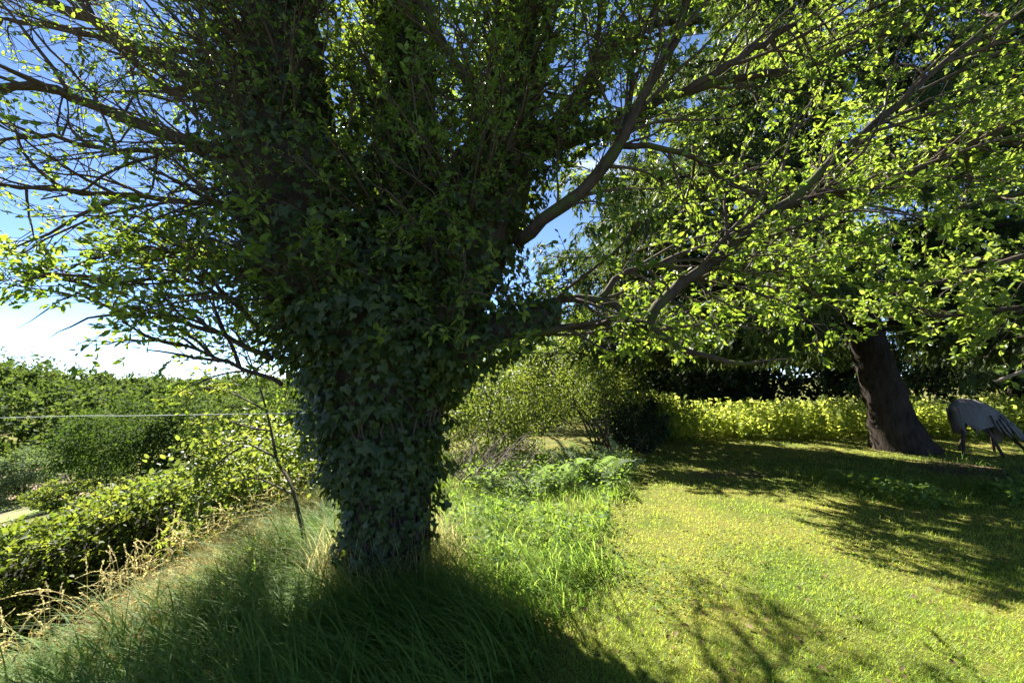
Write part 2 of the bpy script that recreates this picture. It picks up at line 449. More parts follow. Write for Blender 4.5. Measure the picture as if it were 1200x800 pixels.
for k, pts in core.items():
    seg = np.linalg.norm(np.diff(pts[:, :3], axis=0), axis=1)
    wgt = np.concatenate([seg, [seg[-1]]]) * pts[:, 3]
    n = int((7600 if k == 'trunk' else 2900) * wgt.sum() ** .95)
    x = rng.choice(len(pts) - 1, n, p=wgt[:-1] / wgt[:-1].sum()) + rng.random(n)
    i = x.astype(int); fr = (x - i)[:, None]
    c = pts[i] * (1 - fr) + pts[i + 1] * fr
    tan = nrmz(pts[i + 1, :3] - pts[i, :3])
    th = rng.uniform(0, 2 * math.pi, n)
    ref = np.tile((0, 1., 0), (n, 1))
    U = nrmz(np.cross(tan, ref)); W = np.cross(tan, U)
    o_ = np.cos(th)[:, None] * U + np.sin(th)[:, None] * W
    lump = 1 + .30 * snoise(x * 1.1, th * 1.3, 1.2, len(k) + ord(k[0])) + .10 * snoise(x * 3, th * 3.2, 1.2, 5)
    rad = c[:, 3] * lump * rng.uniform(.72, 1.06, n)
    p = c[:, :3] + o_ * rad[:, None]
    keep = np.ones(n, bool)
    for k2, q in core.items():
        if k2 == k: continue
        dd = np.full(n, 9.)
        for j in range(len(q)):
            dd = np.minimum(dd, np.linalg.norm(p - q[j, :3], axis=1) / q[j, 3])
        keep &= dd > .72
    keep &= p[:, 2] > .12
    # thin out near the foot of the trunk
    keep &= rng.random(n) < np.clip(p[:, 2] * .6 + .35, 0, 1)
    ivp.append(p[keep]); ivn.append(o_[keep])
ivp = np.vstack(ivp); ivn = np.vstack(ivn)
n = len(ivp)
ivd = nrmz(np.array((0, 0, -1.0)) + ivn * .35 + .45 * rng.standard_normal((n, 3)))
ivN = nrmz(ivn + np.array((0, 0, .45)) + .35 * rng.standard_normal((n, 3)))
ivs = .030 + .058 * rng.random(n) ** 1.2
near = pick_nearest(ivp + ivn * .2, 300)
msk = np.ones(n, bool); msk[near] = False
scatter('ivy', T_ivy(), ivp[msk], ivd[msk], ivN[msk], ivs[msk], M_ivy, tree)
ivme = []
for k in range(4):
    V, Fc = T_ivy(); me = mesh('ivy_leaf', V, Fc, np.full(len(V), .05 + .3 * k)); me.materials.append(M_ivy); ivme.append(me)
single_leaves('ivy_leaf', ivme, M_ivy, tree, ivp[near], ivd[near], ivN[near], ivs[near] * 1.05)

# solid wood inside the ivy
for k, fac in (('trunk', .66), ('A', .60), ('B', .6), ('C', .62), ('D', .5), ('E', .45), ('G', .45), ('K', .4)):
    q = core[k]
    rr = q[:, 3] * fac
    if k == 'trunk': rr = rr * np.linspace(1.05, 1, len(q))
    tube_obj('trunk' if k == 'trunk' else 'limb', q[None, :, :3], rr[None], M_bark, tree, 14, .05)
# thin dead ivy stems hugging the lower trunk
st = []
for k in range(60):
    a = rng.uniform(0, 6.283); q = core['trunk'][:16]
    pts = []
    for j, c in enumerate(q):
        a += rng.normal(0, .09); rr = c[3] * (.78 + .04 * math.sin(j + k))
        pts.append((c[0] + rr * math.cos(a), c[1] + rr * math.sin(a), c[2]))
    st.append(pts)
tube_obj('ivy_stem', np.array(st), np.full((60, 16), .008), M_twig, tree, 4, .1, 'stuff')

# limbs, drawn one by one: (px, py, depth), radius at start and end
LB = [
    ([(330, 200, 3.6), (300, 150, 3.6), (240, 105, 3.6), (150, 50, 3.7), (80, 10, 3.8), (-40, -30, 3.9)], .065, .03),
    ([(310, 190, 3.5), (222, 166, 3.4), (170, 148, 3.35), (100, 120, 3.3), (50, 103, 3.2), (-60, 112, 3.1)], .052, .024),
    ([(320, 210, 3.5), (220, 177, 3.4), (140, 177, 3.3), (60, 160, 3.2), (-50, 172, 3.1)], .026, .010),
    ([(330, 250, 3.3), (210, 234, 3.2), (120, 226, 3.1), (30, 218, 3.0), (-60, 215, 2.9)], .026, .008),
    ([(345, 130, 3.7), (260, 70, 3.9), (160, 55, 4.0), (60, 30, 4.1), (-30, 20, 4.3)], .03, .012),
    ([(320, 110, 3.6), (240, 90, 3.6), (200, 110, 3.7), (130, 40, 3.9), (60, -40, 4.2)], .035, .014),
    ([(250, 110, 3.6), (236, 50, 3.7), (232, 0, 3.8), (225, -80, 4.0)], .03, .012),
    ([(330, 90, 3.7), (270, 20, 3.8), (210, -60, 4.0), (140, -160, 4.4)], .05, .02),
    ([(350, 40, 3.7), (300, -30, 3.9), (250, -140, 4.2), (220, -240, 4.6)], .045, .02),
    ([(340, 60, 3.6), (372, 0, 3.4), (385, -90, 3.2), (390, -220, 3.0)], .04, .015),
    ([(585, 215, 3.45), (607, 185, 3.35), (585, 150, 3.25), (555, 105, 3.2), (522, 55, 3.15), (488, -10, 3.1), (455, -90, 3.0)], .045, .02),
    ([(615, 160, 3.6), (668, 128, 3.5), (692, 75, 3.45), (704, 20, 3.4), (718, -60, 3.3)], .030, .014),
    ([(625, 120, 3.7), (638, 70, 3.7), (645, 10, 3.7), (650, -70, 3.8)], .035, .02),
    ([(605, 285, 3.5), (640, 257, 3.3), (690, 215, 3.2), (722, 172, 3.15), (745, 125, 3.1), (785, 60, 3.05), (808, -5, 3.0), (835, -90, 2.9)], .050, .022),
    ([(690, 214, 3.2), (733, 150, 3.25), (742, 80, 3.3), (748, 20, 3.35), (752, -60, 3.4)], .024, .012),
    ([(720, 170, 3.2), (790, 175, 3.3), (850, 210, 3.5), (920, 235, 3.7), (1000, 222, 3.9)], .022, .008),
    ([(760, 120, 3.9), (850, 95, 4.0), (950, 75, 4.1), (1060, 30, 4.2), (1180, -20, 4.3)], .04, .012),
    ([(560, 402, 3.5), (640, 386, 3.4), (690, 383, 3.4), (722, 380, 3.4), (745, 388, 3.4), (800, 405, 3.5)], .034, .012),
    ([(600, 375, 3.5), (655, 352, 3.45), (708, 350, 3.4), (735, 372, 3.35), (762, 384, 3.3), (800, 408, 3.3), (860, 425, 3.4), (930, 420, 3.5)], .036, .010),
    ([(698, 354, 3.42), (712, 338, 3.4), (725, 326, 3.4), (752, 311, 3.4), (790, 314, 3.4), (830, 330, 3.45), (880, 318, 3.5), (950, 330, 3.6)], .024, .008),
    ([(755, 385, 3.3), (768, 362, 3.3), (800, 330, 3.3), (845, 300, 3.3), (900, 250, 3.3), (935, 226, 3.3), (1000, 170, 3.25), (1090, 90, 3.2), (1195, 0, 3.1)], .040, .016),
    ([(900, 250, 3.3), (960, 228, 3.4), (1040, 215, 3.5), (1120, 180, 3.5), (1210, 165, 3.5)], .024, .008),
    ([(800, 110, 3.5), (880, 60, 3.6), (960, 10, 3.7), (1060, -50, 3.8)], .03, .012),
    ([(310, 385, 3.3), (240, 335, 3.2), (160, 328, 3.1), (85, 345, 3.05), (20, 385, 3.0)], .016, .004),
    ([(320, 420, 3.3), (255, 390, 3.2), (180, 372, 3.1), (110, 372, 3.1), (55, 398, 3.1)], .018, .005),
    ([(300, 330, 3.4), (235, 300, 3.3), (170, 290, 3.2), (120, 300, 3.2)], .015, .005),
    ([(330, 450, 3.4), (280, 430, 3.4), (215, 405, 3.3), (150, 400, 3.2), (100, 408, 3.2)], .016, .005),
    ([(380, -60, 3.7), (480, -160, 3.2), (600, -240, 2.7)], .04, .015),
    ([(590, -20, 3.8), (700, -120, 4.2), (820, -190, 4.6), (960, -260, 5.0)], .05, .02),
    ([(460, -60, 4.6), (420, -200, 5.2), (380, -330, 6.0)], .05, .02),
    ([(300, -200, 4.0), (180, -260, 4.4), (60, -300, 4.8)], .04, .02),
    ([(520, 260, 4.0), (535, 240, 4.9), (558, 235, 5.6), (582, 235, 6.2)], .05, .015),
    ([(400, 260, 4.0), (370, 225, 5.0), (340, 205, 5.8), (320, 200, 6.5)], .05, .015),
    ([(600, 60, 3.9), (630, 20, 5.0), (650, 0, 6.1), (660, -20, 7.0)], .05, .015),
    ([(480, 120, 4.2), (500, 80, 5.2), (530, 60, 6.2), (560, 60, 7.0)], .05, .015),
    ([(600, -100, 3.9), (650, -120, 5.0), (690, -100, 6.2), (720, -80, 7.2)], .05, .015),
    ([(600, -40, 3.8), (680, -60, 4.6), (760, -80, 5.6), (830, -80, 6.4)], .05, .015),
    ([(400, 330, 3.9), (340, 320, 4.2), (290, 315, 4.5), (262, 320, 4.7)], .04, .012),
    ([(380, 250, 3.9), (330, 230, 4.4), (280, 220, 4.9), (250, 225, 5.2)], .04, .012),
    ([(390, 380, 3.8), (350, 380, 4.0), (310, 385, 4.2), (285, 395, 4.4)], .03, .010),
]
limbs = []
for pts, r0, r1 in LB:
    q = spline(L(*pts), 18)
    q[1:-1] += .012 * rng.standard_normal((16, 3))
    limbs.append(q)
    tube_obj('limb', q[None], (np.linspace(r0, r1, 18) * np.concatenate([np.full(14, 1.2), [1.05, .85, .6, .25]]))[None], M_bark, tree, 8, .05)
limbs = np.array(limbs)
low = [23, 24, 25, 26]
right_i = [13, 14, 15, 16, 17, 18, 19, 20, 21, 22, 28]
back_i = [31, 32, 33, 34, 35, 36, 37, 38, 39]
left_i = [0, 1, 2, 3, 4, 5, 6, 7, 8, 9, 10, 11, 12, 27, 29, 30]
b1 = np.vstack([
    spawn(limbs[left_i], 17, .12, 1, .5, 1.5, .35, 1.1, 8, .13, .02),
    spawn(limbs[right_i], 22, .12, 1, .5, 1.5, .35, 1.1, 8, .13, -.02),
    spawn(limbs[back_i], 24, .2, 1, .6, 1.5, .4, 1.2, 8, .13, .0),
    spawn(limbs[low], 16, .1, 1, .35, .9, .35, 1.0, 8, .13, -.01),
])
lead = np.array([core[k][:, :3] for k in ('A', 'B', 'C')])
b1f = np.vstack([spawn(lead, 76, .12, 1, .8, 1.5, .8, 1.5, 8, .14, .01, bias=(0, -.8, 0), taper=.25),
                 spawn(lead, 46, .04, .5, .95, 1.5, .8, 1.5, 8, .14, .0, bias=(0, -2.6, .4), taper=.1),
                 spawn(lead[:1], 70, .1, .6, .9, 1.6, .8, 1.5, 8, .14, -.02, bias=(-1.3, -.6, 0), taper=.1)])
b1 = np.vstack([b1, b1f])
def high(q, z0=1.75): return q[~((q[:, :, 0].max(1) > .35) & (q[:, :, 2].min(1) < z0))]
def shade_ok(q):
    d = np.maximum(q[:, -1, 2], 0) / 1.035
    gx = q[:, -1, 0] + .454 * d; gy = q[:, -1, 1] - .891 * d
    return q[~((gx < -2.15) & (gx > -4) & (gy > 1.2) & (gy < 4.5) & (rng.random(len(q)) < .9))]
b1 = shade_ok(high(b1))
b2 = spawn(b1, 5, .2, 1, .25, .65, .35, 1.0, 6, .16, 0)
b2 = shade_ok(high(b2, 1.65))
tw = np.vstack([spawn(b2, 3, .2, 1, .10, .30, .3, 1.0, 6, .16, .01), b2])
tube_obj('branch', b1, np.linspace(.012, .004, 8)[None] * rng.uniform(.7, 1.6, (len(b1), 1)), M_twig, tree, 5, 0, 'stuff')
tube_obj('branchlet', b2[:, [0, 2, 5]], np.linspace(.0045, .002, 3)[None] * np.ones((len(b2), 1)), M_twig, tree, 3, 0, 'stuff')
tw3 = tw[:len(tw) - len(b2)][:, [0, 5]]
tube_obj('twig', tw3, np.linspace(.0022, .0012, 2)[None] * np.ones((len(tw3), 1)), M_twig, tree, 3, 0, 'stuff')
lp, ld, ln = leaves_on(tw, 5, tip=.5)
px, py, f = project(lp)
# bare ends against the sky on the west side
bare = (lp[:, 0] < -1.6) & (rng.random(len(lp)) < np.where(lp[:, 2] > 2.75, .68, .3))
keepl = ~bare & (np.linalg.norm(lp - np.array((0, 0, H)), axis=1) > 1.3)
lp, ld, ln = lp[keepl], ld[keepl], ln[keepl]
ls = rng.uniform(.032, .058, len(lp)) * np.where(lp[:, 2] < 2.75, 1.25, 1.0)
near = pick_nearest(lp, 300, 0, 1.0)
msk = np.ones(len(lp), bool); msk[near] = False
scatter('leaves', T_leaf(), lp[msk], ld[msk], ln[msk], ls[msk], M_plum, tree)
lfme = []
for k in range(4):
    V, Fc = T_fine(); me = mesh('leaf', V, Fc, np.full(len(V), .1 + .25 * k)); me.materials.append(M_plum); lfme.append(me)
single_leaves('leaf', lfme, M_plum, tree, lp[near], ld[near], ln[near], ls[near])
print('main leaves', len(lp), 'ivy', n)

# ------------------------------------------------------------------ fruit tree at the right, trunk beyond the frame
fx, fy = 6.4, 3.1
ft = empty('fruit_tree', (fx, fy, 0), 'leafy tree leaning in above the lawn with a pale bare branch end', 'tree')
fq = spline(np.array([(fx, fy, -.05), (fx - .05, fy + .05, 1.0), (fx - .2, fy + .1, 2.0), (fx - .2, fy + .3, 3.2), (fx, fy + .4, 4.6)]), 14)
tube_obj('trunk', fq[None], np.linspace(.16, .05, 14)[None], M_bark, ft, 10, .05)
FL = [
    [(fx - .15, fy, 1.7), *L((1290, 300, 3.5), (1200, 300, 3.6), (1110, 330, 3.6), (1030, 330, 3.6))],
    [(fx - .15, fy, 1.9), *L((1300, 230, 3.3), (1180, 230, 3.4), (1080, 260, 3.5), (1010, 290, 3.6))],
    [(fx - .1, fy, 1.45), *L((1300, 370, 3.2), (1200, 360, 3.3), (1120, 370, 3.4), (1060, 370, 3.5))],
    [(fx - .2, fy, 2.3), *L((1290, 130, 3.5), (1190, 150, 3.6), (1090, 190, 3.8), (1030, 230, 3.9))],
    [(fx - .2, fy, 2.8), *L((1290, 40, 3.6), (1180, 60, 3.9), (1070, 110, 4.2), (980, 140, 4.4))],
    [(fx - .2, fy, 3.2), *L((1290, -60, 3.6), (1150, -30, 3.9), (1020, 10, 4.2), (930, 60, 4.5))],
]
fl = np.array([spline(np.array(q), 16) for q in FL])
for q in fl: tube_obj('limb', q[None], np.linspace(.05, .010, 16)[None], M_bark, ft, 8, .05)
q = spline(np.vstack([[(fx - .1, fy, 1.35)], L((1290, 415, 3.2), (1215, 430, 3.3), (1182, 441, 3.3), (1166, 447, 3.35))]), 14)
tube_obj('limb', q[None], np.linspace(.03, .012, 14)[None], M_dead, ft, 8, .06)
f1 = spawn(fl, 20, .3, 1, .35, .9, .4, 1.1, 7, .13, -.01)
f2 = spawn(f1, 4, .2, 1, .2, .5, .35, 1.0, 6, .15, 0)
f3 = np.vstack([spawn(f2, 2, .2, 1, .1, .25, .3, 1., 6, .15, 0), f2])
tube_obj('branch', f1, np.linspace(.008, .003, 7)[None] * np.ones((len(f1), 1)), M_twig, ft, 4, 0, 'stuff')
tube_obj('twig', f2, np.linspace(.0035, .0015, 6)[None] * np.ones((len(f2), 1)), M_twig, ft, 3, 0, 'stuff')
lp, ld, ln = leaves_on(f3, 7, tip=.55)
ls = rng.uniform(.040, .068, len(lp))
near = pick_nearest(lp, 300, 0, 1.0)
msk = np.ones(len(lp), bool); msk[near] = False
scatter('leaves', T_leaf(), lp[msk], ld[msk], ln[msk], ls[msk], M_cherry, ft, 1.25)
lfme = []
for k in range(4):
    V, Fc = T_fine(); V = V * np.array((1.3, 1, 1)); me = mesh('leaf', V, Fc, np.full(len(V), .1 + .25 * k)); me.materials.append(M_cherry); lfme.append(me)
single_leaves('leaf', lfme, M_cherry, ft, lp[near], ld[near], ln[near], ls[near])
print('fruit leaves', len(lp))

# ------------------------------------------------------------------ spruces
def spruce(name, label, base, lean, height, r_base, z0, spread, nbr, nhang, seed, flare=1.6, clear=0, per=10, west=False):
    global rng
    keep = rng; rng = np.random.default_rng(seed)
    t = empty(name, base, label, 'tree', 'spruces beyond the lawn')
    zz = np.concatenate([np.linspace(-.05, 2, 14), np.linspace(2.3, height, 22)])
    bend = lambda z: lean[0] * 4.5 * (1 - np.exp(-np.maximum(z, 0) / 4.5))
    q = np.stack([base[0] + bend(zz) + .04 * np.sin(zz), base[1] + lean[1] * zz, base[2] + zz], 1)
    rr = r_base * (1 - zz / height * .93) * (1 + (flare - 1) * np.exp(-np.clip(zz, 0, 99) / .40))
    tube_obj('trunk', q[None], rr[None], M_sbark, t, 22, .07)
    pts = []
    for k in range(nbr):
        f = ((k + rng.random()) / nbr) ** 2.0
        z = z0 + (height - z0) * f
        a = k * 2.399 + rng.normal(0, .25)
        if west and k % 3 == 0 and z < 7: a = rng.uniform(2.55, 3.3)
        ln_ = spread * (1.2 if west and k % 3 == 0 else 1) * (1 - f) ** .75 * rng.uniform(.75, 1.12) + .5
        c = np.array([base[0] + bend(z), base[1] + lean[1] * z, base[2] + z])
        dr = np.array([math.cos(a), math.sin(a), 0])
        s = np.linspace(0, 1, 14)[:, None]
        drop = rng.uniform(.16, .34)
        br = c + dr * ln_ * s + np.array((0, 0, 1)) * ln_ * (.10 * s - (drop + .22) * s ** 2 + .26 * s ** 4)
        br[:, 2] = np.maximum(br[:, 2], base[2] + (2.0 if west else .9))
        pts.append(br)
    br = np.array(pts)
    V = tube_obj('bough', br, np.linspace(.05, .008, 14)[None] * np.ones((nbr, 1)), M_sbark, t, 6, .05, 'stuff')
    side = spawn(br, 24, .15, 1, .5, 1.25, .5, 1.0, 7, .06, -.10)
    hang = spawn(np.concatenate([side]), nhang, .15, 1, .22, .6, .9, 1.5, 6, .06, -.5, taper=.2)
    hang = np.concatenate([hang, spawn(br, 24, .1, 1, .3, .8, .9, 1.5, 6, .05, -.5, taper=.2)])
    hang = hang[hang[:, -1, 2] > base[2] + (1.75 if west else .55)]
    rt_ = np.hypot(hang[:, -1, 0] - base[0] - bend(hang[:, -1, 2] - base[2]), hang[:, -1, 1] - base[1])
    hang = hang[~((rt_ < 2.4) & (hang[:, -1, 2] < base[2] + clear))]
    tube_obj('side_shoot', side[:, [0, 3, 6]], np.linspace(.008, .003, 3)[None] * np.ones((len(side), 1)), M_sbark, t, 3, 0, 'stuff')
    p, d, nr = leaves_on(hang, per, .05, .40, .2)
    p2, d2, n2 = leaves_on(side, 9, .05, .5, .8)
    p = np.vstack([p, p2]); d = np.vstack([d, d2]); nr = np.vstack([nr, n2])
    scatter('needles', T_needle(), p, d, nr, rng.uniform(.10, .20, len(p)), M_spruce, t, .58)
    print(name, len(p)); rng = keep
    return t
sp = P(1058, 527, 8.75); sp[2] = 0
spruce('spruce', 'big spruce with a thick leaning bare trunk and hanging boughs beside the lawn', sp, (-.34, 0, 0), 17, .36, 2.5, 5.4, 140, 8, 5, 1.6, 2.75, 11, True)
spruce('spruce', 'smaller spruce behind the nettle bed with boughs reaching near the ground', (7.2, 22, 0), (0, 0), 14, .30, 1.0, 5.6, 90, 6, 6, 1.6, 0, 7)
spruce('spruce', 'spruce in deep shade behind the grey shell and the dark yews', (16.5, 13.5, 0), (0, 0), 13, .3, 1.6, 4.2, 60, 4, 9, 1.6, 0, 7)

# ------------------------------------------------------------------ leafy masses
def crown(c, rad, nclump, nleaf, size, clump=.28, hollow=.55, squash=.0):
    """leaf positions spread in clumps through an ellipsoid: pos, dir, normal, size"""
    c = np.asarray(c, float); rad = np.asarray(rad, float)
    u = nrmz(rng.standard_normal((nclump, 3)))
    if squash: u[:, 2] = np.abs(u[:, 2]) * (1 - squash) + u[:, 2] * squash
    r = hollow + (1 - hollow) * rng.random(nclump) ** .6
    r *= rng.uniform(.82, 1.12, nclump)
    cc = u * r[:, None]
    k = rng.integers(0, nclump, nleaf)
    off = rng.standard_normal((nleaf, 3)) * clump * rng.uniform(.6, 1.2, nclump)[k][:, None] * .6
    q = cc[k] + off
    p = c + q * rad
    out_ = nrmz(q / rad)
    d = nrmz(out_ * .5 + rng.standard_normal((nleaf, 3)) * .7 + np.array((0, 0, -.15)))
    nr = out_ * .6 + rng.standard_normal((nleaf, 3)) * .6 + np.array((0, 0, .5))
    return p, d, nr, rng.uniform(.7, 1.3, nleaf) * size

def stems(base, c, rad, n, r0):
    base = np.asarray(base, float); out_ = []
    for _ in range(n):
        e = np.asarray(c) + nrmz(rng.standard_normal(3)) * np.asarray(rad) * rng.uniform(.3, .85)
        e[2] = max(e[2], base[2] + .25)
        b = base + np.array((rng.normal(0, .11), rng.normal(0, .11), -.04))
        m_ = (b + e) / 2 + rng.normal(0, .08, 3) * np.asarray(rad)
        m_[:2] = m_[:2] * .6 + b[:2] * .4
        out_.append(spline(np.array([b, m_, e]), 8))
    return np.array(out_)

def bush(name, label, cat, base, c, rad, nclump, nleaf, size, mat, tmpl=None, clump=.28, hollow=.45, nst=8, r0=.02, group=None, trunk=None, wide=1.0, stemmat=None):
    t = empty(name, base, label, cat, group)
    s_ = stems(base, c, rad, nst, r0)
    if trunk:
        tq = np.array([base, np.asarray(base) * .5 + np.asarray(c) * .5, np.asarray(c)]); tq[0, 2] -= .3
        tube_obj('trunk', spline(tq, 8)[None], np.linspace(trunk, trunk * .4, 8)[None], M_bark, t, 8, .05)
        tube_obj('limb', s_, np.linspace(trunk * .4, trunk * .1, 8)[None] * np.ones((nst, 1)), M_bark, t, 5, .05, 'stuff')
        nm = 'crown'
    else:
        for q in s_:
            tube_obj('stem', q[None], np.linspace(r0, r0 * .35, 8)[None], stemmat or M_twig, t, 5, .04)
        nm = 'foliage'
    p, d, nr, sz = crown(c, rad, nclump, nleaf, size, clump, hollow)
    gz = terrain(p[:, 0], p[:, 1]); ok = p[:, 2] > gz + .02
    scatter(nm, tmpl or T_kite(), p[ok], d[ok], nr[ok], sz[ok], mat, t, wide)
    return t

def at_ground(px, d):
    x = (px - CX) / F * d * .9965
    return np.array((x, d, float(terrain(x, d))))

# shrub border behind the tree
b = at_ground(705, 8.4)
t = bush('multi_stemmed_shrub', 'tall airy shrub with dark stems fanning up from one base', 'shrub', b, b + np.array((-.55, .3, 1.5)), (1.7, 1.1, 1.05), 90, 10000, .055, M_bright, T_leaf(), .22, .3, 14, .019, stemmat=M_bark)
b = at_ground(575, 8.0)
bush('yellow_green_shrub', 'dense yellow-green shrub behind the dead brush pile', 'shrub', b, b + np.array((0, .2, 1.1)), (1.35, 1.0, 1.2), 80, 15000, .06, M_bright, T_leaf(), .25, .4, 9, .02)
b = at_ground(748, 8.55)
bush('yew_bush', 'small rounded dark evergreen bush at the edge of the lawn', 'bush', b, b + np.array((0, 0, .42)), (.55, .5, .48), 45, 6000, .05, M_yew, None, .16, .6, 8, .015)
b = at_ground(735, 9.9)
bush('yew_bush', 'taller dark evergreen bush behind the small rounded one', 'bush', b, b + np.array((0, 0, .9)), (.95, .9, .95), 60, 9000, .06, M_yew, None, .18, .55, 9, .03)
b = at_ground(640, 14.5)
bush('field_maple', 'light green round-topped tree behind the shrub border', 'tree', b, b + np.array((-.6, 0, 1.9)), (3.2, 2.2, 1.8), 110, 17000, .11, M_bright, T_leaf(), .22, .45, 12, .05, trunk=.16)
b = at_ground(545, 17)
bush('hazel_tree', 'mid green bushy tree standing behind the yellow-green shrub', 'tree', b, b + np.array((0, 0, 1.9)), (3.2, 2.2, 1.9), 90, 14000, .12, M_far, None, .22, .45, 12, .05, trunk=.14)

# clipped yews far behind: a dark backdrop
for x, y, rx, rz, lab in [
        (3.4, 17.5, 2.1, 1.9, 'dark yew behind the nettle bed nearest the shrub border'), (7.0, 16.6, 2.3, 2.0, 'low broad dark yew behind the middle of the nettle bed'),
        (8.8, 18.6, 2.3, 2.5, 'dark yew set back between the low broad yew and the leaning spruce trunk'),
        (10.6, 17.2, 2.5, 2.4, 'dark yew behind the nettle bed and the leaning spruce trunk'), (14.6, 15.6, 2.5, 2.6, 'tall dark yew in the shade behind the grey shell'),
        (17.8, 12.2, 2.3, 2.7, 'dark yew filling the gap right behind the grey shell'), (19.5, 9.5, 2.0, 2.6, 'dark yew at the end of the row past the grey shell'),
        (22.5, 14, 3, 3.3, 'tallest dark yew standing behind the others')]:
    bush('yew_tree', lab, 'tree', (x, y, 0), (x, y, rz * .95), (rx * 1.15, 1.6, rz), 90, 7500, .22, M_yew, None, .22, .6, 8, .05, 'yews behind the lawn', .2)

# nettle bed
def bed(name, label, cat, zone, n_st, h0, h1, mat, size, per):
    x = rng.uniform(zone[0], zone[1], n_st); y = rng.uniform(zone[2], zone[3], n_st) + .25 * snoise(x, x * 0, 1.7, 2)
    h = rng.uniform(h0, h1, n_st) * (1 + .38 * snoise(x, y, 1.1, 4))
    z = terrain(x, y)
    s = np.linspace(0, 1, 4)
    tip = np.stack([x + rng.normal(0, .07, n_st), y + rng.normal(0, .07, n_st), z + h], 1); b_ = np.stack([x, y, z - .02], 1)
    st_ = b_[:, None] * (1 - s)[None, :, None] + tip[:, None] * s[None, :, None]
    V1, f1_ = tubes(st_, np.full((n_st, 4), .006), 3)
    p, d, nr = leaves_on(st_, per, .12, 1.2, .8, -.15)
    TV, TF = T_kite(); X, Y, Z = frames(d, nr); k = len(TV); sz = rng.uniform(.6, 1.3, len(p))[:, None, None] * size
    V2 = (p[:, None] + sz * (TV[None, :, 0:1] * 1.2 * X[:, None] + TV[None, :, 1:2] * Y[:, None] + TV[None, :, 2:3] * Z[:, None])).reshape(-1, 3)
    f2_ = [(ff[None] + (np.arange(len(p)) * k)[:, None, None]).reshape(-1, ff.shape[1]) + len(V1) for ff in TF]
    tint = np.concatenate([np.full(len(V1), .3), np.repeat(rng.random(len(p)), k)])
    o = obj(name, mesh(name, np.vstack([V1, V2]), f1_ + f2_, tint), mat, None, 'stuff')
    return tag(o, label, cat)
bed('nettle_bed', 'sunlit band of knee-high leafy nettles along the far lawn edge', 'nettles', (3.0, 14.5, 10.0, 12.2), 1900, .5, .95, M_nettle, .11, 13)

# ferns
def frond_mesh():
    V = []; f = []
    n_ = 20
    for k in range(n_):
        s = k / n_; y = .08 + .92 * s; z = .42 * math.sin(s * 2.2) - .10 * s
        w = .30 * (1 - s) ** .8 * (min(1, s * 5 + .45)) + .012
        for sg in (-1, 1):
            b_ = len(V)
            V += [(0, y, z), (sg * w * .5, y + .055, z - .0), (sg * w, y + .05, z - .09 * w / .3), (sg * w * .5, y - .005, z)]
            f.append((b_, b_ + 1, b_ + 2, b_ + 3))
    b_ = len(V); m_ = 10
    for k in range(m_):
        s = k / (m_ - 1); V += [(-.006, .0 + s, .42 * math.sin(max(0, (s - .08) / .92) * 2.2) - .10 * s), (.006, s, .42 * math.sin(max(0, (s - .08) / .92) * 2.2) - .10 * s)]
    for k in range(m_ - 1): f.append((b_ + 2 * k, b_ + 2 * k + 1, b_ + 2 * k + 3, b_ + 2 * k + 2))
    return np.array(V), [np.array(f)]
FV, FF = frond_mesh()
frm = []
for k in range(3):
    me = mesh('frond', FV, FF, np.full(len(FV), .15 + .35 * k)); me.materials.append(M_fern); frm.append(me)
fern_spots = [(655, 5.9, .62, 'pale fern with arching fronds next to the dead brush pile'), (692, 6.1, .72, 'largest pale arching fern in front of the fanning shrub'),
              (722, 6.6, .62, 'pale fern half shaded beside the small dark evergreen bush'), (622, 5.6, .5, 'short pale fern among the tall grass below the brush pile'),
              (672, 6.7, .66, 'pale fern growing at the foot of the fanning shrub'), (585, 5.8, .45, 'small pale fern poking out of the dead brush')]
for px_, d_, sz, lab in fern_spots:
    b = at_ground(px_, d_)
    t = empty('fern', b, lab, 'fern', 'ferns in the shrub border')
    for k in range(13):
        a = k * 2.399 + rng.normal(0, .2)
        o = bpy.data.objects.new('frond', frm[k % 3]); col.objects.link(o); o.parent = t
        s = sz * rng.uniform(.45, 1.05)
        o.matrix_basis = Matrix.Rotation(a, 4, 'Z') @ Matrix.Rotation(rng.uniform(-.25, .75), 4, 'X') @ Matrix.Rotation(rng.normal(0, .5), 4, 'Y') @ Matrix.Scale(s, 4)

# dead brush
b = at_ground(572, 6.2)
t = empty('brush_pile', b, 'heap of dead bare branches beside the ivy-covered trunk', 'brush pile')
br = []
for k in range(70):
    a = rng.uniform(-.4, 2.2); e = rng.uniform(.05, 1.0); l_ = rng.uniform(.5, 1.15)
    s0 = b + np.array((rng.normal(-.15, .3), rng.normal(0, .3), rng.uniform(-.02, .2)))
    e0 = s0 + l_ * np.array((math.cos(a) * math.cos(e), .5 * math.sin(a) * math.cos(e) - .2, math.sin(e) * .8))
    m_ = (s0 + e0) / 2 + rng.normal(0, .06, 3)
    br.append(spline(np.array([s0, m_, e0]), 8))
br = np.array(br)
for q in br[:40]:
    tube_obj('dead_branch', q[None], np.linspace(.014, .004, 8)[None] * rng.uniform(.5, 1.3), M_dead, t, 5, .05)
sb = spawn(br, 4, .3, 1, .15, .45, .4, 1, 5, .12, 0)
tube_obj('dead_twig', sb, np.linspace(.004, .0015, 5)[None] * np.ones((len(sb), 1)), M_dead, t, 3, 0, 'stuff')

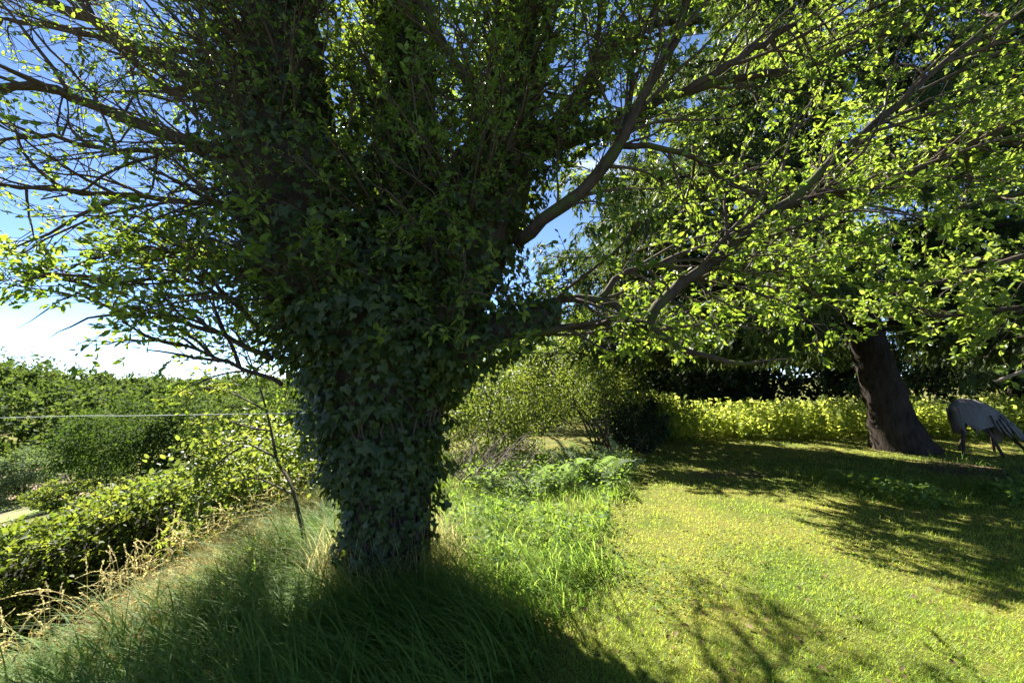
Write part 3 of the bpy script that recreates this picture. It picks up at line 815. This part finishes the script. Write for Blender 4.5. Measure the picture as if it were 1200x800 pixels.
# ------------------------------------------------------------------ west side: hedge, saplings, valley
def hedge():
    y0, y1, x0, x1, ztop, zbot = .2, 10.5, -5.15, -4.20, .05, -1.85
    t = empty('hedge', (-5.2, 5, zbot), 'thick leafy hedge with bright top below the grassy bank', 'hedge')
    def disp(a, b_): return .16 * snoise(a, b_, 1.9, 21) + .08 * snoise(a, b_, 5.0, 22)
    # rounded cross-section sampled by angle
    n_ = 60000
    y = rng.uniform(y0, y1, n_); th = rng.uniform(-.45, math.pi + .2, n_)
    cx_, hw = (x0 + x1) / 2, (x1 - x0) / 2
    zz = (ztop + zbot) / 2; hh = (ztop - zbot) / 2
    ct, st_ = np.cos(th), np.sin(th)
    sq = 1 / np.maximum((np.abs(ct) ** 4 + np.abs(st_) ** 4) ** .25, 1e-3)
    k_ = 1 + disp(y, th * 1.2) * rng.uniform(.4, 1.1, n_) + rng.normal(0, .05, n_)
    p = np.stack([cx_ + hw * ct * sq * k_, y, zz + hh * st_ * sq * k_ + .05 * snoise(y, y * 0, 1.4, 9)], 1)
    o_ = nrmz(np.stack([ct / hw, 0 * y, st_ / hh], 1))
    d = nrmz(o_ * .5 + rng.standard_normal((n_, 3)) * .6 + np.array((0, 0, .1)))
    nr = o_ * .5 + rng.standard_normal((n_, 3)) * .55 + np.array((0, 0, .5))
    scatter('foliage', T_kite(), p, d, nr, rng.uniform(.036, .068, n_), M_hedge, t, 1.05)
    # shoots standing out of the top
    base_ = np.stack([rng.uniform(x0, x1, 420), rng.uniform(y0, y1, 420), np.full(420, ztop - .1)], 1)
    s = np.linspace(0, 1, 4)[None, :, None]
    tip = base_ + np.stack([rng.normal(0, .12, 420), rng.normal(0, .12, 420), rng.uniform(.10, .26, 420)], 1)
    sh = base_[:, None] * (1 - s) + tip[:, None] * s
    tube_obj('shoot', sh, np.full((420, 4), .003), M_twig, t, 3, 0, 'stuff')
    p, d, nr = leaves_on(sh, 12, .1, 1.0, .7)
    scatter('shoot_leaves', T_leaf(), p, d, nr, rng.uniform(.045, .085, len(p)), M_hedge, t, 1.2)
    # woody core
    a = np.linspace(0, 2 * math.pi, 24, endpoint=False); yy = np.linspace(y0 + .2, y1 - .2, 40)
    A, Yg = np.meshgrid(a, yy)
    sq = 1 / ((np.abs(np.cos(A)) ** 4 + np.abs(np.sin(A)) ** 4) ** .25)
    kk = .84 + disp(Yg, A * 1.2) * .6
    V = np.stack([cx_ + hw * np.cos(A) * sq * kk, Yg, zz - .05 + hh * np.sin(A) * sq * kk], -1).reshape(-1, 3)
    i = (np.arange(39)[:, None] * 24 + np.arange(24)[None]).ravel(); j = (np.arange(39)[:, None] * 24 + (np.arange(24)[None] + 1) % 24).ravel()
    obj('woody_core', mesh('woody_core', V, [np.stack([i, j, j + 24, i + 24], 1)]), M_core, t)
hedge()

# sapling in front of the hedge
b = P(362, 632, 3.75); b[2] = float(terrain(b[0], b[1]))
sap = empty('sapling', b, 'slim dark-stemmed sapling left of the ivy-covered trunk', 'sapling')
q = spline(np.vstack([[b - (0, 0, .05)], L((350, 600, 3.85), (340, 565, 4.0), (325, 540, 4.2), (318, 505, 4.4), (305, 455, 4.6), (285, 400, 4.9))]), 18)
tube_obj('trunk', q[None], np.linspace(.019, .006, 18)[None], M_bark, sap, 8, .05)
s1 = np.array([spline(L(*z), 12) for z in (
    [(345, 580, 3.95), (325, 570, 4.1), (300, 560, 4.3), (270, 565, 4.5)], [(322, 535, 4.2), (290, 520, 4.5), (262, 520, 4.8), (235, 505, 5.1)],
    [(285, 522, 4.5), (258, 540, 4.7), (240, 560, 4.9), (225, 555, 5.0)], [(310, 480, 4.5), (270, 460, 4.8), (235, 455, 5.0), (190, 470, 5.3)],
    [(300, 450, 4.6), (330, 430, 4.8), (350, 400, 5.0), (355, 380, 5.1)], [(318, 505, 4.4), (290, 500, 4.6), (250, 490, 4.9), (205, 500, 5.2)])])
for z in s1: tube_obj('branch', z[None], np.linspace(.011, .003, 12)[None], M_bark, sap, 6, .05)
s2 = spawn(s1, 9, .15, 1, .12, .38, .4, 1.1, 6, .14, 0)
s3 = np.vstack([spawn(s2, 2, .2, 1, .1, .22, .3, 1., 6, .15, 0), s2])
tube_obj('twig', s2, np.linspace(.003, .0013, 6)[None] * np.ones((len(s2), 1)), M_twig, sap, 3, 0, 'stuff')
lp, ld, ln = leaves_on(s3, 7)
scatter('leaves', T_leaf(), lp, ld, ln, rng.uniform(.04, .075, len(lp)), M_hedge, sap, 1.2)

b = np.array((-3.1, 5.6, float(terrain(-3.1, 5.6))))
bush('bramble_bush', 'sunlit yellow-green bramble tangle between the hedge and ivy-covered trunk', 'bush', b, b + np.array((-.1, 0, .75)), (1.15, 1.3, .95), 70, 11000, .062, M_bright, T_leaf(), .2, .4, 16, .010, wide=1.25)
b = np.array((-2.5, 7.6, float(terrain(-2.5, 7.6))))
bush('elder_bush', 'pale green bush standing behind the bramble tangle', 'bush', b, b + np.array((-.3, 0, 1.1)), (1.2, 1.0, 1.0), 50, 7000, .07, M_far, T_leaf(), .22, .4, 10, .02)

# washing line tied to the trunk
q = np.array([P(-700, 512, 4.6), P(0, 489.5, 4.4), P(160, 487, 4.2), P(310, 484.5, 3.9), P(400, 483.5, 3.6)])
tag(tube_obj('washing_line', spline(q, 30)[None], np.full((1, 30), .0042), M_cable, None, 6), 'thin pale line stretched level in front of the wooded hill', 'line')

# trees in the valley
def far_tree(name, label, px, pybase, d, w, h, mat, nleaf, size, ncl=60, grp='trees in the valley', low=.0):
    p = P(px, pybase, d); z = float(terrain(p[0], p[1]))
    base = np.array((p[0], p[1], z))
    return bush(name, label, 'tree', base, base + np.array((0, 0, h * (.5 + low))), (w / 2, w / 2, h / 2 * (1 - low)), ncl, nleaf, size, mat, None, .2, .55, 10, .05, grp, max(.15, w * .025), 1.4)
def hgt(px, pytop, pybase, d):
    p = P(px, pybase, d); return P(px, pytop, d)[2] - float(terrain(p[0], p[1]))
far_tree('willow_tree', 'round pale grey-green tree beside the ploughed field', 28, 580, 48, 6.8, max(3, hgt(28, 523, 580, 48)), M_willow, 9000, .22)
far_tree('oak_tree', 'broad dark green tree rising above the hedge', 165, 590, 34, 10.5, 1.15 * max(4, hgt(165, 478, 590, 34)), M_fardark, 20000, .19, 90)
far_tree('ash_tree', 'tall mid green tree next to the broad dark one', 255, 590, 36, 10, 1.12 * max(4, hgt(255, 462, 590, 36)), M_far, 15000, .19, 80)
far_tree('thorn_tree', 'yellow-green rounded thorn in front of the broad dark tree', 80, 600, 27, 4.0, max(1.5, hgt(80, 566, 600, 27)), M_hedge, 6000, .14, 40)
far_tree('thorn_tree', 'small yellow-green thorn at the field edge beside the pale round tree', 52, 580, 41, 3.6, max(1.2, hgt(52, 563, 590, 41)), M_hedge, 4000, .16, 30)
far_tree('poplar_tree', 'slim mid green tree half hidden behind the bramble tangle', 335, 590, 40, 8, max(4, hgt(335, 455, 590, 40)), M_far, 10000, .2, 60)
far_tree('lime_tree', 'dark tree standing behind the pale round tree', 105, 560, 66, 11, max(5, hgt(105, 488, 560, 66)), M_fardark, 10000, .3, 60)

# wooded hill: one mass
def woodland():
    ps, ds, ns_, ss = [], [], [], []
    cnt = 0
    while cnt < 190:
        x = rng.uniform(-330, -30); y = rng.uniform(45, 300)
        u = -.72 * x + .69 * y
        if u < 98 or u > 262: continue
        v = .69 * x + .72 * y
        if not (.42 < -x / y < 1.75): continue
        z = float(terrain(x, y)); h = rng.uniform(8, 13); w = rng.uniform(4.5, 8.0)
        nl = int(460 if u > 180 else 820)
        p, d, nr, sz = crown((x, y, z + h * .55), (w, w, h * .5), 20, nl, .80, .17, .78)
        ps.append(p); ds.append(d); ns_.append(nr); ss.append(sz * rng.uniform(.8, 1.2)); cnt += 1
    p = np.vstack(ps); tint = np.repeat(rng.random(cnt), [len(a) for a in ps]) * .85 + .15 * rng.random(len(p))
    o = scatter('woodland', T_kite(), p, np.vstack(ds), np.vstack(ns_), np.concatenate(ss), M_far, None, 1.5, tint)
    tag(o, 'dense green wood covering the far hillside', 'wood', kind='stuff')
woodland()

# ------------------------------------------------------------------ the grey shell on legs
def sculpture():
    b = P(1152, 531, 8.3); b[2] = 0
    t = empty('garden_sculpture', b, 'grey weathered shell with frayed hanging strips on splayed dark legs beside spruce', 'sculpture')
    # spine from the blunt head (left) over the back to the low tail (right); local x right, y away, z up
    sp_ = spline(np.array([(-.56, 0, .90, .08), (-.52, 0, 1.01, .17), (-.38, 0, 1.09, .25), (-.15, 0, 1.09, .30), (.09, 0, .99, .32), (.29, 0, .82, .31), (.45, 0, .62, .27), (.58, 0, .42, .20)]), 22)
    na = 15
    V = []; f = []
    for i, (x, y, z, w) in enumerate(sp_):
        s = i / 21
        for sgn in (0,):
            for k in range(na):
                a = math.pi * (k / (na - 1)) - math.pi / 2
                dpt = .64 * (1 - .62 * s) * min(1, .30 + 4.0 * s)
                yy = math.sin(a) * w
                drop = (1 - math.cos(a)) * dpt
                V.append((x + .16 * drop, yy, z - drop + .006 * math.sin(k * 5 + i)))
    V = np.array(V)
    for i in range(21):
        for k in range(na - 1):
            q = i * na + k
            f.append((q, q + 1, q + na + 1, q + na))
    # thickness: inner copy
    n0 = len(V); c = V.mean(0); Vin = V.copy(); Vin[:, 1] *= .93; Vin[:, 2] -= .022
    fi = [tuple(n0 + j for j in reversed(q)) for q in f]
    V2 = np.vstack([V, Vin]) + b
    o = obj('shell', mesh('shell', V2, [np.array(f + fi)]), M_grey, t)
    # frayed strips
    for k in range(46):
        side_ = -1 if k < 32 else 1
        i0 = int(7 + (k % 32) / 31 * 13.9)
        x, y, z, w = sp_[i0]; s = i0 / 21
        a = side_ * rng.uniform(1.05, 1.5)
        dpt = .64 * (1 - .62 * s); drop = (1 - math.cos(a)) * dpt
        st_ = np.array((x + .16 * drop, math.sin(a) * w * 1.04, z - drop + .03))
        l_ = rng.uniform(.18, .40) * (1.15 - .45 * abs(s - .65) * 3)
        l_ = max(.1, min(l_, (st_[2] - .06)))
        dirv = nrmz(np.array((.30 + .25 * s, side_ * .10, -.86)))
        s5 = np.linspace(0, 1, 6)[:, None]
        path = st_ + dirv * l_ * s5 + np.array((.10, 0, -.05)) * s5 ** 2 * rng.uniform(-.6, 1)
        wv = np.array((.35, .9, .25)); wv = nrmz(wv) * rng.uniform(.010, .020)
        tz = np.array((.02, 0, .012))
        wd = np.linspace(1, .35, 6)[:, None]
        V = np.concatenate([path - wv * wd, path + wv * wd, path + wv * wd - tz, path - wv * wd - tz]) + b
        ff = []
        for j in range(5):
            for e in range(4):
                e2 = (e + 1) % 4
                ff.append((e * 6 + j, e2 * 6 + j, e2 * 6 + j + 1, e * 6 + j + 1))
        ff += [(0, 6, 12, 18), (5, 23, 17, 11)]
        obj('strip', mesh('strip', V, [np.array(ff)], smooth=False), M_grey, t)
    # face plate under the blunt end
    V = np.array([(-.55, -.14, .90), (-.53, .14, .90), (-.43, .13, .40), (-.45, -.13, .40), (-.52, -.14, .91), (-.50, .14, .91), (-.40, .13, .40), (-.42, -.13, .40)]) + b
    obj('front_board', mesh('front_board', V, [np.array([(0, 1, 2, 3), (7, 6, 5, 4), (0, 4, 5, 1), (1, 5, 6, 2), (2, 6, 7, 3), (3, 7, 4, 0)])], smooth=False), M_grey, t)
    for p0, p1 in (((-.44, -.08, .50), (-.56, -.16, -.02)), ((-.14, -.20, .62), (.02, -.34, -.02)), ((.38, -.08, .45), (.76, -.18, -.02)), ((-.05, .2, .62), (-.1, .36, -.02)), ((.36, .15, .55), (.58, .3, -.02))):
        q = np.linspace(np.array(p0), np.array(p1), 5) + b
        tube_obj('leg', q[None], np.array([[.028, .027, .025, .024, .022]]), M_leg, t, 8, .03)
sculpture()

# ------------------------------------------------------------------ grass
def blades(root, az, length, width, lean, droop, nseg):
    """root (N,3) -> V, faces, k"""
    n_ = len(root); s = np.linspace(0, 1, nseg + 1)
    h = np.stack([np.cos(az), np.sin(az), 0 * az], 1); w = np.stack([-np.sin(az), np.cos(az), 0 * az], 1)
    hor = (lean[:, None] * s + droop[:, None] * s ** 2.2) * length[:, None]
    ver = (s * np.sqrt(np.maximum(.05, 1 - lean[:, None] ** 2 * .8)) - .75 * droop[:, None] * s ** 2.4) * length[:, None]
    c = root[:, None] + hor[..., None] * h[:, None] + ver[..., None] * np.array((0, 0, 1.))
    gz = root[:, 2:3] + .01
    c[..., 2] = np.maximum(c[..., 2], gz - .02 + 0 * c[..., 2])
    wd = width[:, None] * (1 - s ** 1.6)[None] * .5
    A = c - wd[..., None] * w[:, None]; B = c + wd[..., None] * w[:, None]
    V = np.concatenate([np.stack([A[:, :-1], B[:, :-1]], 2).reshape(n_, -1, 3), c[:, -1:]], 1)
    k = V.shape[1]
    q = []
    for j in range(nseg - 1): q.append((2 * j, 2 * j + 1, 2 * j + 3, 2 * j + 2))
    off = (np.arange(n_) * k)[:, None, None]
    fs = []
    if q: fs.append((np.array(q)[None] + off).reshape(-1, 4))
    fs.append((np.array([(2 * nseg - 2, 2 * nseg - 1, k - 1)])[None] + off).reshape(-1, 3))
    return V.reshape(-1, 3), fs, k

def grass(name, label, root, az, length, width, lean, droop, nseg, mat, tint):
    V, fs, k = blades(root, az, length, width, lean, droop, nseg)
    o = obj(name, mesh(name, V, fs, np.repeat(tint, k)), mat, None, 'stuff')
    return tag(o, label, 'grass')

def xb(y): return .2 + (y - 2.07) * .37 + .10 * np.sin(y * 2.3) + .05 * np.sin(y * 6.1)
def ysample(n_, a, b_, e):   # pdf ~ y^-e
    u = rng.random(n_)
    return (a ** (1 - e) + u * (b_ ** (1 - e) - a ** (1 - e))) ** (1 / (1 - e))
def westedge(y): return -2.45 - 0.10 * np.clip(y - 3.5, 0, 4)

# mown lawn
n_ = 350000
y = ysample(n_, .9, 10.6, 1.25); half = 1.32 * y + .6
x = rng.uniform(-.4, 1, n_) * half
ok = (x > xb(y) - rng.exponential(.05, n_)) & (x < 13) & (soil(x, y) < rng.uniform(.1, .8, n_))
x, y = x[ok], y[ok]; n_ = len(x)
rt = np.stack([x, y, terrain(x, y) - .005], 1)
pat = snoise(x, y, 2.6, 31); pat2 = snoise(x, y, 9.0, 32)
grass('lawn', 'short mown sunlit lawn with yellowish patches', rt, rng.uniform(0, 6.283, n_), rng.uniform(.022, .055, n_) * (1 + .35 * pat2), rng.uniform(.0028, .0048, n_) * (.8 + .16 * y),
      rng.uniform(.2, 1.0, n_), rng.uniform(0, .3, n_), 1, M_lawn, np.clip(.45 + .42 * pat + .25 * pat2 + rng.normal(0, .25, n_), 0, 1))
# clover and small lawn weeds
n_ = 26000
y = ysample(n_, 1.2, 8, 1.3); x = rng.uniform(-.2, 1, n_) * 1.3 * y
ok = (x > xb(y)) & (snoise(x, y, 3.2, 41) > .05 + .5 * rng.random(n_)) & (soil(x, y) < .3)
x, y = x[ok], y[ok]; n_ = len(x)
p = np.stack([x, y, terrain(x, y) + rng.uniform(.02, .05, n_)], 1)
d = rng.standard_normal((n_, 3)); d[:, 2] *= .25
nr = rng.standard_normal((n_, 3)) * .3 + np.array((0, 0, 1))
tag(scatter('clover', T_leaf(), p, d, nr, rng.uniform(.014, .028, n_), M_weed, None, 1.8), 'small round clover leaves spread through the lawn', 'clover', kind='stuff')

# fallen leaves
n_ = 420
y = ysample(n_, 1.6, 9, 1.2); x = rng.uniform(-.1, 1.25, n_) * y
ok = x > xb(y); x, y = x[ok], y[ok]; n_ = len(x)
p = np.stack([x, y, terrain(x, y) + rng.uniform(.015, .035, n_)], 1)
d = rng.standard_normal((n_, 3)); d[:, 2] *= .2; nr = rng.standard_normal((n_, 3)) * .3 + np.array((0, 0, 1))
tag(scatter('fallen_leaves', T_leaf(), p, d, nr, rng.uniform(.025, .05, n_), M_litter, None, 1.3), 'small dry brown leaves fallen on the lawn', 'leaf litter', kind='stuff')

# long combed grass round the tree
n_ = 62000
y = ysample(n_, .9, 8.2, 1.1); x = rng.uniform(-3.0, 2.6, n_)
ok = (x < xb(y) + rng.normal(0, .05, n_)) & (x > westedge(y) + .12 - rng.exponential(.12, n_) + .1 * snoise(y, y * 0, 2.2, 55)) & (np.hypot(x - TB[0], y - TB[1]) > .30)
x, y = x[ok], y[ok]; n_ = len(x)
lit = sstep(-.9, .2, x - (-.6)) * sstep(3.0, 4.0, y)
rt = np.stack([x, y, terrain(x, y) - .01], 1)
flow = R(205) + .9 * snoise(x, y, 1.5, 51) + .5 * snoise(x, y, 4.5, 52)
az = flow + rng.normal(0, .55, n_) + np.where(rng.random(n_) < lit * .6, rng.uniform(-3, 3, n_), 0)
tuft = .75 + .45 * snoise(x, y, 5.0, 53)
length = rng.uniform(.16, .42, n_) * tuft * (1 - .25 * lit)
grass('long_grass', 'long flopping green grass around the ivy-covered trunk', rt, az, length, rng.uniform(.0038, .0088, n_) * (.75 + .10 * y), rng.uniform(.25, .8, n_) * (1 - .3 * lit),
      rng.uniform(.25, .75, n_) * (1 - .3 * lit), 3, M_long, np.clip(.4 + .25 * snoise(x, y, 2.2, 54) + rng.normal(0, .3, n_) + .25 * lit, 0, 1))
# broad herb leaves among the lit long grass
n_ = 9000
y = rng.uniform(3.3, 7.6, n_); x = rng.uniform(-.7, 2.4, n_)
ok = (x < xb(y)) & (np.hypot(x - TB[0], y - TB[1]) > .6) & (snoise(x, y, 2.8, 61) > -.1)
x, y = x[ok], y[ok]; n_ = len(x)
p = np.stack([x, y, terrain(x, y) + rng.uniform(.05, .32, n_)], 1)
d = rng.standard_normal((n_, 3)); d[:, 2] *= .4; nr = rng.standard_normal((n_, 3)) * .5 + np.array((0, 0, .8))
tag(scatter('weeds', T_leaf(), p, d, nr, rng.uniform(.030, .065, n_), M_weed, None, 1.4), 'broad-leaved weeds growing in the tall grass by the border', 'weeds', kind='stuff')
# weeds at the shaded lawn edge under the spruce
n_ = 5200
y = rng.uniform(4.9, 6.2, n_); x = rng.uniform(4.6, 8.4, n_)
ok = snoise(x, y, 2.2, 71) > -.35 + .9 * np.abs(y - 5.45)
x, y = x[ok], y[ok]; n_ = len(x)
p = np.stack([x, y, terrain(x, y) + rng.uniform(.03, .20, n_)], 1)
d = rng.standard_normal((n_, 3)); d[:, 2] *= .4; nr = rng.standard_normal((n_, 3)) * .5 + np.array((0, 0, .8))
tag(scatter('ground_elder', T_leaf(), p, d, nr, rng.uniform(.04, .09, n_), M_weed, None, 1.4), 'patch of low leafy weeds where the lawn meets the spruce shade', 'weeds', kind='stuff')
n_ = 4000
y = rng.uniform(4.9, 7.5, n_); x = rng.uniform(4.2, 9.0, n_)
rt = np.stack([x, y, terrain(x, y) - .01], 1)
grass('tall_grass', 'loose tall grass tufts in the shade below the spruce', rt, rng.uniform(0, 6.283, n_), rng.uniform(.10, .34, n_) * (.7 + .5 * snoise(x, y, 3, 72)), rng.uniform(.005, .008, n_), rng.uniform(.1, .6, n_), rng.uniform(.1, .6, n_), 4, M_long, rng.random(n_))

# dry grass along the top of the bank
n_ = 30000
y = ysample(n_, .9, 7.5, 1.01); x = westedge(y) + rng.normal(.0, .27, n_)
ok = x < westedge(y) + .38 + .1 * snoise(y, y * 0, 3, 80); x, y = x[ok], y[ok]; n_ = len(x)
rt = np.stack([x, y, terrain(x, y) - .01], 1)
grass('dry_grass', 'sunlit straw-coloured grass along the edge of the bank', rt, rng.uniform(0, 6.283, n_), rng.uniform(.08, .26, n_), rng.uniform(.003, .005, n_), rng.uniform(.2, .8, n_), rng.uniform(.1, .6, n_), 2, M_straw, np.clip(.35 + .4 * snoise(x, y, 3, 81) + rng.normal(0, .2, n_), 0, 1))
# seed heads
n_ = 640
y = ysample(n_, 1.3, 6.5, 1.01); x = westedge(y) - np.abs(rng.normal(.10, .25, n_)) + .10
b_ = np.stack([x, y, terrain(x, y) - .01], 1)
h = rng.uniform(.25, .60, n_); a = rng.uniform(0, 6.283, n_); ln_ = rng.uniform(.05, .65, n_)
s = np.linspace(0, 1, 11)
hor = ln_[:, None] * (.15 * s + s ** 3)[None] * h[:, None]
ver = (s[None] - .55 * ln_[:, None] * s[None] ** 5) * h[:, None]
pt = b_[:, None] + hor[..., None] * np.stack([np.cos(a), np.sin(a), 0 * a], 1)[:, None] + ver[..., None] * np.array((0, 0, 1.))
rad = np.array([.0014, .0014, .0013, .0012, .0011, .0011, .0010, .0010, .0009, .0008, .0006])[None] * rng.uniform(.8, 1.2, (n_, 1))
V1, F1 = tubes(pt, rad, 3, 0, False)
p, d, nr = leaves_on(pt[:, 8:], 24, 0, .3, .3)
TV, TF = T_kite(); X, Y, Z = frames(d, nr); sz = rng.uniform(.008, .018, len(p))[:, None, None]
V2 = (p[:, None] + sz * (TV[None, :, 0:1] * .8 * X[:, None] + TV[None, :, 1:2] * Y[:, None] + TV[None, :, 2:3] * Z[:, None])).reshape(-1, 3)
F2 = [(ff[None] + (np.arange(len(p)) * 4)[:, None, None]).reshape(-1, ff.shape[1]) + len(V1) for ff in TF]
tag(obj('seeding_grass', mesh('seeding_grass', np.vstack([V1, V2]), F1 + F2, np.concatenate([np.full(len(V1), .5), np.repeat(rng.random(len(p)), 4)])), M_straw, None, 'stuff'), 'pale dry seeding grass stalks standing against the dark hedge', 'grass')
# long loose blades lying over the shaded grass, and straw at the foot of the trunk
n_ = 5600
y = ysample(n_, 1.2, 4.4, 1.2); x = rng.uniform(-2.3, 1.0, n_)
ok = (x < xb(y) - .1) & (np.hypot(x - TB[0], y - TB[1]) > .35); x, y = x[ok], y[ok]; n_ = len(x)
rt = np.stack([x, y, terrain(x, y) + .02], 1)
az = R(205) + .9 * snoise(x, y, 1.5, 51) + .5 * snoise(x, y, 4.5, 52) + rng.normal(0, .7, n_)
grass('loose_grass', 'long single grass blades arching over the shaded turf', rt, az, rng.uniform(.24, .58, n_), rng.uniform(.0055, .012, n_), rng.uniform(.2, .7, n_), rng.uniform(.4, .8, n_), 7, M_long, np.clip(rng.normal(.7, .35, n_), 0, 1))
n_ = 900
a = rng.uniform(0, 6.283, n_); r_ = rng.uniform(.38, .62, n_)
rt = np.stack([TB[0] + r_ * np.cos(a), TB[1] + r_ * np.sin(a), rng.uniform(-.01, .02, n_)], 1)
grass('dead_grass', 'withered grass leaning on the foot of the ivy-covered trunk', rt, rng.uniform(0, 6.283, n_), rng.uniform(.2, .6, n_), rng.uniform(.003, .005, n_), rng.uniform(.05, .5, n_), rng.uniform(.1, .7, n_), 6, M_straw, rng.random(n_) * .6)

print('objects', len(bpy.data.objects), 'tris', sum(len(o.data.loops) - 2 * len(o.data.polygons) for o in bpy.data.objects if o.type == 'MESH'))
